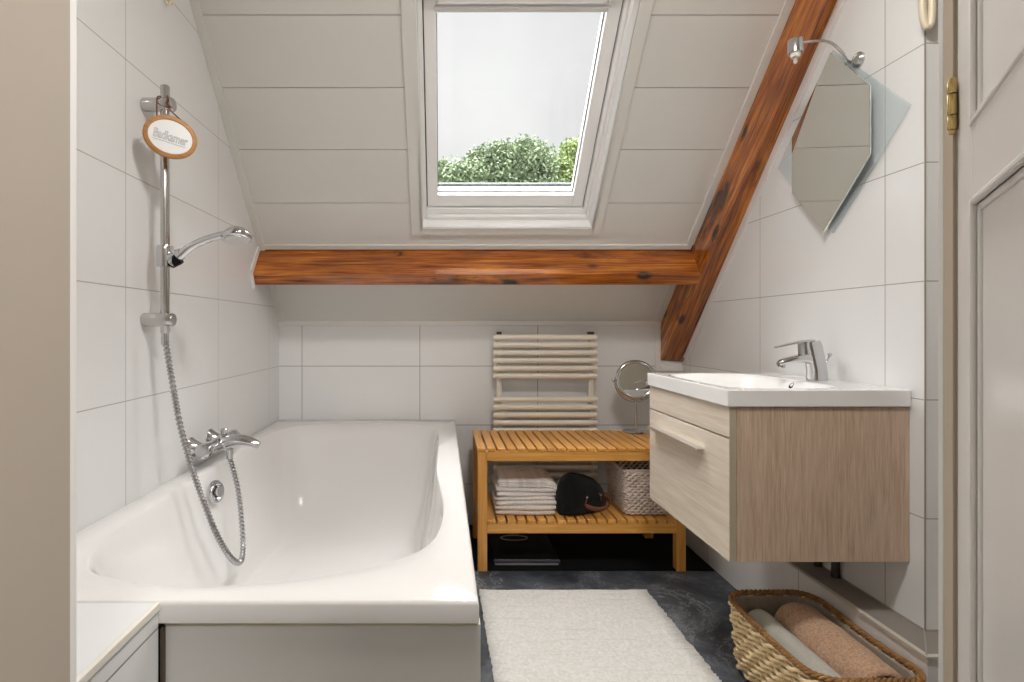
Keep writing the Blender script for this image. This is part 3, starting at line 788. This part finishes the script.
# white wicker basket
wk = thing('wicker_basket', 'whitewashed square wicker basket at the right end of bench shelf', 'basket', (.868, 2.485, .2145))
shp = lambda t, n: rrect(  .861, 2.446, lerp(.184,.203,t), lerp(.235,.262,t), .020, n)
obj('woven_wall', twined(shp, .2195, .400, 15, 34, .0040, .0046, .0036, per=6), M['wicker_white'], wk, smooth=True)
obj('inner_shell', shell(shp, .2150, .398), M['wicker_dark'], wk)
bm = BM()
for q in (0, 1, 2):
    base = shp(1, 168); tube(bm, [(p.x+.005*math.cos(i*.45+q*2.1)*(1 if abs(p.x-.868) > .1 else .3), p.y+.005*math.cos(i*.45+q*2.1)*.6, .404+.005*math.sin(i*.45+q*2.1)) for i, p in enumerate(base)], .0042, 6, closed=True)
obj('plaited_rim', bm, M['wicker_white'], wk, smooth=True)

# standing mirror on the bench
vm = thing('vanity_mirror', 'round chrome make-up mirror on a stem standing on the bench', 'mirror', (.918, 2.63, .509))
bm = BM(); lathe(bm, [(0,.5090),(.060,.5090),(.062,.512),(.058,.516),(.018,.521),(.007,.527),(0,.527)], Matrix.Translation((.918,2.63,0)), 36); obj('base', bm, M['chrome'], vm, auto=40)
bm = BM(); tube(bm, [(.918,2.63,.522),(.918,2.63,.655)], .0055, 14); obj('stem', bm, M['chrome'], vm, auto=50)
vc = Vector((.918, 2.63, .757)); vd = Vector((-.10, -1, .16)).normalized()
bm = BM(); m4 = toward(vc, vd); lathe(bm, [(0,-.010),(.085,-.010),(.094,-.006),(.097,0),(.094,.006),(.086,.009),(.080,.007),(.0795,.005),(0,.005)], m4, 48)
obj('rim', bm, M['chrome'], vm, auto=50)
bm = BM(); lathe(bm, [(0,.0052),(.078,.0052),(.078,.0058),(0,.0058)], m4, 48); obj('mirror_glass', bm, M['mirror'], vm)
bm = BM(); tube(bm, [vc + Vector((.1035*math.cos(math.radians(a)), 0, .1035*math.sin(math.radians(a)))) for a in range(180, 361, 9)], .0035, 8)
lathe(bm, [(0,0),(.007,0),(.007,.014),(0,.015)], toward(vc+Vector((-.101,0,0)), (-1,0,0)), 12); lathe(bm, [(0,0),(.007,0),(.007,.014),(0,.015)], toward(vc+Vector((.101,0,0)), (1,0,0)), 12)
obj('yoke', bm, M['chrome'], vm, smooth=True)

# under the bench
o = obj('floor_sheet', box(BM(), .062, 1.122, 2.285, YB-.003, .0005, .004), M['black']); tag(o, 'thin black sheet covering the floor under the bench', 'mat')  # near-black flat sheet from the bench front to the back wall
sc_ = thing('bathroom_scale', 'flat black glass bathroom scale on the floor under the bench', 'scale', (.347, 2.46, .004))
obj('glass_top', box(BM(), .215, .490, 2.325, 2.615, .020, .030), M['black_glass'], sc_, bevel=.004)
obj('white_base', box(BM(), .219, .486, 2.322, 2.61, .0075, .0198), M['scale_white'], sc_, bevel=.003)
obj('front_edge', box(BM(), .213, .492, 2.316, 2.3265, .0175, .0335), M['scale_edge'], sc_, bevel=.003)
for x in (.245, .457):
    for y in (2.36, 2.58):
        bm = BM(); lathe(bm, [(0,.0042),(.013,.0042),(.013,.0075),(0,.0075)], Matrix.Translation((x,y,0)), 14); obj('foot', bm, M['black'], sc_)
bm = BM(); tube(bm, [(.330+.062*math.cos(a), 2.565+.030*math.sin(a), .0315) for a in [2*PI*k/40 for k in range(40)]], .003, 8, closed=True); obj('display_ring', bm, M['alu'], sc_, smooth=True)

# ------------------------------------------------------------------ rug
bm = BM(); rows = 130; yy0, yy1, xx0, xx1 = 1.18, 2.110, .140, .790
prev = None; rr = random.Random(3)
nx = 12
for j in range(rows+1):
    y = lerp(yy0, yy1, j/rows); ex = rr.uniform(-.003, .003); ex2 = rr.uniform(-.004, .004)
    h = .0075 + (.0012 if j % 2 else -.0012) + rr.uniform(-.0004, .0004)
    if j in (0, rows): h = .003
    xl = lerp(.152, .138, j/rows) + ex; xr = lerp(.790, .774, j/rows) + ex2
    row = [bm.verts.new((lerp(xl, xr, i/nx), y + .0022*math.sin(i*1.7+j*.01), h + .0006*math.sin(i*2.1+j*.6))) for i in range(nx+1)]
    low0 = bm.verts.new((xl, y, .001)); low1 = bm.verts.new((xr, y, .001)); full = [low0] + row + [low1]
    if prev:
        for a, b, c, d in zip(prev, prev[1:], full[1:], full): bm.faces.new((a, b, c, d))
    else: bm.faces.new(full)
    prev = full
bm.faces.new(prev)
o = obj('bath_rug', bm, M['rug'], smooth=True); tag(o, 'off-white woven cotton rug on the dark floor beside the bath', 'rug')

# ------------------------------------------------------------------ vanity unit, basin, tap
CX0, CX1, CY0, CY1, CZ0, CZ1 = .745, XR-.001, 1.44, 1.994, .393, .797
van = thing('vanity_unit', 'wall hung oak effect drawer cabinet beneath the washbasin', 'cabinet', (.98, 1.73, CZ0))
for y in (CY0, CY1-.018): obj('side_panel', box(BM(), CX0+.020, CX1, y, y+.018, CZ0, CZ1), M['oak_z'], van, bevel=.001)
obj('bottom_panel', box(BM(), CX0+.020, CX1, CY0+.018, CY1-.018, CZ0+.004, CZ0+.022), M['oak_y'], van)
obj('back_panel', box(BM(), CX1-.016, CX1, CY0+.018, CY1-.018, CZ0+.022, .70), M['oak_y'], van)
obj('false_front', box(BM(), CX0, CX0+.0185, CY0, CY1, .7165, CZ1), [M['oak_y']], van, bevel=.0012)
df = obj('drawer', box(BM(), CX0, CX0+.0185, CY0, CY1, CZ0, .7120), M['oak_y'], van, bevel=.0012)
df2 = obj('edge_band', box(BM(), CX0+.001, CX0+.018, CY0-.0012, CY0, CZ0+.001, CZ1-.001), M['oak_edge'], van)
bm = BM(); box(bm, CX0-.026, CX0-.002, 1.575, 1.945, .657, .6605); box(bm, CX0-.027, CX0-.022, 1.575, 1.945, .652, .6605)
for y in (1.60, 1.92): box(bm, CX0-.006, CX0, y-.006, y+.006, .656, .662)
obj('drawer_handle', bm, M['alu'], df, bevel=.001)

bas = thing('washbasin', 'white ceramic washbasin set on top of the oak cabinet', 'washbasin', (.98, 1.73, .8))
bx0, bx1, by0, by1, bz0, bz1 = .7385, XR-.001, 1.434, 2.000, .799, .842
bm = BM(); n1, n2 = 56, 64; G = []
def bowl(x, y):
    a = abs((x-.928)/.158); b = abs((y-1.717)/.250)
    q = (a**5 + b**5)**.2
    t = max(0, min(1, (1.0-q)/.42)); sdep = t*t*(3-2*t)
    lip = .0
    return -.112*sdep + lip
for i in range(n1+1):
    u = i/n1; row = []
    for j in range(n2+1):
        v = j/n2; x = lerp(bx0, bx1, u); y = lerp(by0, by1, v)
        row.append(bm.verts.new((x, y, bz1 + bowl(x, y))))
    G.append(row)
for i in range(n1):
    for j in range(n2): bm.faces.new((G[i][j], G[i+1][j], G[i+1][j+1], G[i][j+1]))
edge = [G[i][0] for i in range(n1)] + [G[n1][j] for j in range(n2)] + [G[i][n2] for i in range(n1, 0, -1)] + [G[0][j] for j in range(n2, 0, -1)]
low = [bm.verts.new((v.co.x, v.co.y, bz0)) for v in edge]
for k in range(len(edge)): bm.faces.new((edge[k], edge[(k+1)%len(edge)], low[(k+1)%len(edge)], low[k]))
obj('bowl', bm, M['ceramic'], bas, bevel=.003, seg=2)
bm = BM(); lathe(bm, [(0,0),(.011,0),(.011,.003),(.008,.004),(0,.001)], toward((1.074,1.700,.8255), (-.8,0,.6)), 20); obj('overflow_hole', bm, M['black'], bas)
bm = BM(); lathe(bm, [(0,0),(.024,0),(.022,.004),(0,.005)], Matrix.Translation((.928,1.717,.731)), 24); obj('drain_plug', bm, M['chrome'], bas, auto=40)

tap = thing('basin_mixer', 'chrome single lever mixer tap on the washbasin', 'tap', (1.150, 1.71, .842))
TX, TY, TZ = 1.157, 1.71, .8425
def loft(secs, seg=24, e=2/3.2):
    bm = BM(); R = []
    for c, ax, ay in secs:               # centre, half-widths along two world directions given
        ring = []
        for k in range(seg):
            a = 2*PI*k/seg; cx, sx = math.cos(a), math.sin(a)
            ring.append(bm.verts.new(Vector(c) + Vector(ax)*math.copysign(abs(cx)**e, cx) + Vector(ay)*math.copysign(abs(sx)**e, sx)))
        R.append(ring)
    for a, b in zip(R, R[1:]):
        for k in range(seg): bm.faces.new((a[k], a[(k+1)%seg], b[(k+1)%seg], b[k]))
    bm.faces.new(R[0]); bm.faces.new(R[-1]); return bm
obj('body', loft([((TX,TY,TZ),(.027,0,0),(0,.024,0)), ((TX-.001,TY,TZ+.03),(.025,0,0),(0,.022,0)), ((TX-.008,TY,TZ+.07),(.026,0,.0),(0,.021,0)), ((TX-.016,TY,TZ+.105),(.026,0,.004),(0,.021,0)), ((TX-.020,TY,TZ+.119),(.024,0,.004),(0,.019,0))]), M['chrome'], tap, auto=45)
obj('spout', loft([((TX-.010,TY,TZ+.066),(0,0,.022),(0,.019,0)), ((TX-.045,TY,TZ+.068),(0,0,.014),(0,.018,0)), ((TX-.085,TY,TZ+.062),(0,0,.010),(0,.016,0)), ((TX-.112,TY,TZ+.054),(0,0,.009),(0,.014,0)), ((TX-.120,TY,TZ+.050),(0,0,.006),(0,.010,0))]), M['chrome'], tap, auto=45)
bm = BM(); lathe(bm, [(0,0),(.010,0),(.010,.012),(0,.013)], toward((TX-.108,TY,TZ+.050), (-.35,0,-1)), 16); obj('aerator', bm, M['nickel'], tap, auto=40)
obj('lever', loft([((TX-.018,TY,TZ+.122),(0,0,.004),(0,.019,0)), ((TX-.05,TY,TZ+.119),(0,0,.0042),(0,.017,0)), ((TX-.09,TY,TZ+.110),(0,0,.0032),(0,.013,0)), ((TX-.128,TY,TZ+.101),(0,0,.002),(0,.009,0))]), M['chrome'], tap, auto=45)
obj('cartridge', loft([((TX-.036,TY,TZ+.082),(.017,0,.004),(0,.0185,0)), ((TX-.040,TY,TZ+.117),(.015,0,.003),(0,.0175,0))]), M['chrome'], tap, auto=45)
bm = BM(); tube(bm, [(TX+.022,TY,TZ),(TX+.024,TY,TZ+.045),(TX+.038,TY,TZ+.075)], .0024, 8); lathe(bm, [(0,-.006),(.004,-.005),(.006,0),(.004,.005),(0,.006)], Matrix.Translation((TX+.039,TY,TZ+.078)), 14)
obj('pop_up_rod', bm, M['chrome'], tap, smooth=True)

pp = thing('waste_pipe', 'pair of dark pipes under the wall hung cabinet, standing on tiled ledge', 'pipe', (1.19, 1.63, .33))
for y in (1.695, 1.775):
    bm = BM(); tube(bm, [(1.203,y,.240),(1.203,y,CZ0+.003)], .0112, 14); lathe(bm, [(.0112,0),(.0125,0),(.0125,.010),(.0112,.010)], Matrix.Translation((1.203,y,.2405)), 16)
    obj('pipe', bm, M['pipe'], pp, auto=50)

# ------------------------------------------------------------------ wall mirror and its lamp
wm = thing('wall_mirror', 'six sided mirror on a pale blue diamond glass plate above washbasin', 'mirror', (1.2, 1.697, 1.30))
mc = (1.712, 1.580); k = .180; hh = .270
dia = [(mc[0], mc[1]+.283), (mc[0]+.283, mc[1]), (mc[0], mc[1]-.283), (mc[0]-.283, mc[1])]
hexm = [(-.012, hh), (k+.014, hh-k-.012), (k+.014, -hh+k-.022), (.020, -hh-.006), (-k, -hh+k-.006), (-k, hh-k+.006)]
obj('glass_plate', prism(BM(), dia, 'x', XR-.010, XR-.005), M['blue_glass'], wm)
a_ = math.radians(3.0)                              # the near edge stands a little further off the wall
mmw = Matrix.Translation((1.1915, mc[0], mc[1])) @ Matrix.Rotation(-a_, 4, 'Z')
obj('mirror_panel', prism(BM(), hexm, 'x', 0, .004), M['mirror'], wm, bevel=.0008, seg=1, mat_world=mmw)
obj('mirror_backing', prism(BM(), [(y*.985, z*.985) for y, z in hexm], 'x', .0041, .0065), M['alu'], wm, mat_world=mmw)
for y, z in ((mc[0], mc[1]+.15), (mc[0], mc[1]-.15), (mc[0]+.06, mc[1]), (mc[0]-.1, mc[1])):
    bm = BM(); lathe(bm, [(0,0),(.012,0),(.012,XR-1.201),(0,XR-1.201)], toward((1.201,y,z), (1,0,0)), 14); obj('spacer', bm, M['nickel'], wm)
lp = thing('mirror_lamp', 'small brushed metal spotlight on a bent arm above the wall mirror', 'lamp', (1.06, 1.66, 1.85))
lc = Vector((1.058, 1.66, 1.848))
bm = BM(); lathe(bm, [(.0,.021),(.019,.021),(.0205,.019),(.0205,-.020),(.017,-.020),(.017,.010),(0,.010)], Matrix.Translation(lc), 28); obj('shade', bm, M['nickel'], lp, auto=40)
bm = BM(); lathe(bm, [(0,-.005),(.0145,-.005),(.0145,-.027),(.012,-.033),(0,-.033)], Matrix.Translation(lc), 20); so = obj('socket', bm, M['bulb'], lp, auto=40)
bm = BM(); lathe(bm, [(0,-.033),(.0055,-.033),(.006,-.046),(.004,-.051),(0,-.052)], Matrix.Translation(lc), 14); obj('bulb', bm, M['clear'], lp, smooth=True)
bm = BM(); tube(bm, catmull([lc+Vector((.018,0,.012)), lc+Vector((.05,0,.016)), lc+Vector((.085,-.005,.014)), (1.165,1.648,1.848), (1.186,1.640,1.818), (1.198,1.640,1.798), (XR-.004,1.64,1.790)], 6), .004, 10)
obj('arm', bm, M['nickel'], lp, smooth=True)
bm = BM(); lathe(bm, [(0,0),(.022,0),(.022,.006),(.016,.012),(0,.013)], toward((XR,1.615,1.786), (-1,0,0)), 24); obj('wall_plate', bm, M['nickel'], lp, auto=40)

# ------------------------------------------------------------------ basket on the floor with rolled towels
fb = thing('straw_basket', 'long low woven straw basket with brown rim on floor by ledge', 'basket', (.985, 1.47, 0))
fcx, fcy = .979, 1.458
fshp = lambda t, n: rrect(fcx, fcy, lerp(.228,.262,t), lerp(.385,.424,t), lerp(.045,.060,t), n)
frz = lambda p, t: t*t*.010*(abs(p.y-fcy)/.21)**2
obj('woven_wall', twined(fshp, .010, .188, 8, 24, .0060, .0064, .0085, frz, per=10), M['straw'], fb, smooth=True)
obj('inner_lining', shell(fshp, .003, .188, .0150, frz), M['lining'], fb, smooth=False)
bm = BM()
for q in (0, 1, 2):
    base = fshp(1, 260)
    tube(bm, [(p.x, p.y + .0, .196 + frz(p, 1) + .0055*math.sin(i*.55+q*PI)) if False else (p.x+.0045*math.cos(i*.75+q*2.094)*((p.x-fcx)/.131), p.y+.0045*math.cos(i*.75+q*2.094)*((p.y-fcy)/.212), .195+frz(p,1)+.0045*math.sin(i*.75+q*2.094)) for i, p in enumerate(base)], .0042, 7, closed=True)
obj('twisted_rim', bm, M['straw_rim'], fb, smooth=True)
def rolled(x, y0, y1, z, r, sx=1, seed=1, turns=2.6, droop=0):
    rd = random.Random(seed); bm = BM(); nn = 26; R = []; ns = 30
    for j in range(ns+1):
        v = j/ns; y = lerp(y0, y1, v)
        k = 1 - .9*max(0, abs(2*v-1)-.90)**1.3*2.0
        R.append([])
        for i in range(nn):
            a = 2*PI*i/nn; w = 1 + .02*math.sin(3*a+5*v+seed) + .012*math.sin(7*v*3+a*2)
            R[-1].append(bm.verts.new((x + droop*v + r*sx*k*w*math.cos(a), y, z + r*k*w*math.sin(a))))
    for a, b in zip(R, R[1:]):
        for i in range(nn): bm.faces.new((a[i], a[(i+1)%nn], b[(i+1)%nn], b[i]))
    # rolled ends: a spiral step inwards
    for ring, y, s_ in ((R[0], y0, -1), (R[-1], y1, 1)):
        prev = ring
        for q, (f, dy) in enumerate(((.82, .004), (.74, -.012), (.60, -.002), (.50, -.014), (.34, -.002), (.2, -.012))):
            cx = sum(v.co.x for v in ring)/nn; cz = sum(v.co.z for v in ring)/nn
            cur = [bm.verts.new((cx+(v.co.x-cx)*f, y+s_*dy, cz+(v.co.z-cz)*f)) for v in ring]
            for i in range(nn): bm.faces.new((prev[i], prev[(i+1)%nn], cur[(i+1)%nn], cur[i]))
            prev = cur
        bm.faces.new(prev)
    return bm
o = obj('rolled_towel', rolled(1.026, 1.285, 1.612, .142, .069, .98, 2), M['towel_brown'], smooth=True); tag(o, 'rolled brown terry towel in the straw basket, next to the wall ledge', 'towel', 'rolled towels in the straw basket')
o = obj('rolled_towel', rolled(.916, 1.285, 1.612, .148, .040, 1.0, 5), M['towel_grey'], smooth=True); tag(o, 'rolled pale sage-grey towel in straw basket, beside the brown roll', 'towel', 'rolled towels in the straw basket')

# ------------------------------------------------------------------ small hooks high on the walls
hk = thing('wall_hook', 'cream plastic loop hook at the corner of the right wall', 'hook', (XR, YC, 1.8))
bm = BM(); cy, cz = YC-.012, 1.85
tube(bm, catmull([(1.199,cy,1.98),(1.197,cy,1.86),(1.200,cy-.002,1.775),(1.207,cy-.006,1.752),(1.213,cy-.010,1.770),(1.214,cy-.010,1.86),(1.212,cy-.006,1.98)], 8), .0085, 12)
obj('loop', bm, M['cream'], hk, smooth=True)
obj('back_plate', box(BM(), 1.196, 1.216, YC-.012, YC+.012, 1.93, 2.02), M['cream'], hk, bevel=.003)
hk2 = thing('wall_hook', 'cream plastic hook high on the left wall over the shower', 'hook', (XL, 1.65, 1.98))
hy = 1.66; obj('back_plate', prism(BM(), [(hy-.02,1.985),(hy+.035,1.995),(hy+.04,2.09),(hy-.02,2.09)], 'x', XL, XL+.012), M['cream'], hk2, bevel=.003)
bm = BM(); tube(bm, catmull([(XL+.010,hy-.010,2.01),(XL+.010,hy-.012,1.975),(XL+.016,hy-.012,1.965),(XL+.022,hy-.012,1.975),(XL+.022,hy-.010,1.985)], 6), .003, 8); obj('hook_wire', bm, M['cream'], hk2, smooth=True)

# ------------------------------------------------------------------ fill lamps added on the ceilings, unseen, to brighten the rooms
for nm, loc, lb in (('fill_lamp', (.36, .70, ZT), 'added round opal fill lamp over the bathroom floor'), ('fill_lamp', (.25, -.75, 2.5), 'added round opal fill lamp in the hall')):
    t = thing(nm, lb, 'lamp', loc)
    bm = BM(); lathe(bm, [(0,0),(.18,0),(.18,-.02),(0,-.02)], Matrix.Translation(loc), 36); obj('base', bm, M['trim_white'], t, auto=40)
    bm = BM(); lathe(bm, [(.17,-.02),(.165,-.05),(.12,-.064),(0,-.068)], Matrix.Translation(loc), 36); obj('shade', bm, M['fill_lamp_glass'], t, smooth=True)

# ------------------------------------------------------------------ outside
struct(obj('ground_outside', box(BM(), -40, 40, 4, 90, -3.2, -3.0), M['grass']))
def tree(label, blobs, trunk, m, n, size, seed):
    rd = random.Random(seed); t = thing('tree', label, 'tree', (trunk[0], trunk[1], -3.0), 'trees outside the roof window')
    bm = BM(); tube(bm, catmull([(trunk[0],trunk[1],-3.05),(trunk[0]+.1,trunk[1],0),(trunk[0]-.05,trunk[1],trunk[2])], 5), [.28-.012*i for i in range(11)], 10)
    for b in blobs:
        tube(bm, [(trunk[0],trunk[1],trunk[2]*.5), (lerp(trunk[0],b[0],.6), lerp(trunk[1],b[1],.6), lerp(trunk[2]*.5,b[2],.6)), b[:3]], [.10,.06,.02], 6)
    obj('trunk', bm, M['bark'], t, smooth=True)
    bm = BM(); tot = sum(b[3]**2 for b in blobs)
    for bx, by, bz, br in blobs:
        for _ in range(int(n*br*br/tot)):
            v = Vector((rd.gauss(0,1), rd.gauss(0,1), rd.gauss(0,1))).normalized()*br*(rd.random()**.35)*(1+.18*rd.gauss(0,1))
            c = Vector((bx, by, bz)) + Vector((v.x, v.y, v.z*.85)); q = Vector((rd.gauss(0,1), rd.gauss(0,1), rd.gauss(0,1)+.6)).normalized()
            a = q.orthogonal().normalized(); a.rotate(Matrix.Rotation(rd.uniform(0,6.28),3,q)); b_ = q.cross(a); s_ = size*rd.uniform(.6,1.3)
            vs = [bm.verts.new(c+a*s_), bm.verts.new(c+b_*s_*.5+q*s_*.12), bm.verts.new(c-a*s_), bm.verts.new(c-b_*s_*.5+q*s_*.12)]
            bm.faces.new(vs)
    obj('crown', bm, m, t)
D = 14.0
def at(x, y, Yd): return ((x-443)/553*Yd, Yd, 1-(y-329)/553*Yd)
def blob(x, y, rpx, dy=0): return (*at(x, y, D+dy), rpx/553*D)
tree('broad dense green treetop filling the bottom of the roof window', [blob(520,163,27), blob(490,166,24,.4), blob(470,175,20,-.3), blob(540,165,20,.2), blob(505,190,32), blob(545,195,24), blob(465,196,24,.3), blob(450,176,17), blob(443,168,9), blob(478,158,12), blob(500,152,14), blob(527,147,12), blob(536,152,12), blob(455,190,20), blob(500,225,40), blob(550,225,34), blob(460,225,34)],
     (at(505,300,D)[0], D, 2.6), M['leaf_dark'], 26000, .060, 3)
tree('pale yellow-green treetop at the right edge of the roof window', [blob(580,158,22,1.5), blob(566,178,19,1.2), blob(572,150,13,1.3), blob(562,165,10,1.0), blob(588,182,24,1.6), blob(560,196,16,.8), blob(600,160,20,1.8), blob(585,215,30,1.5)],
     (at(590,300,D+1.5)[0], D+1.5, 2.4), M['leaf_light'], 12000, .060, 5)
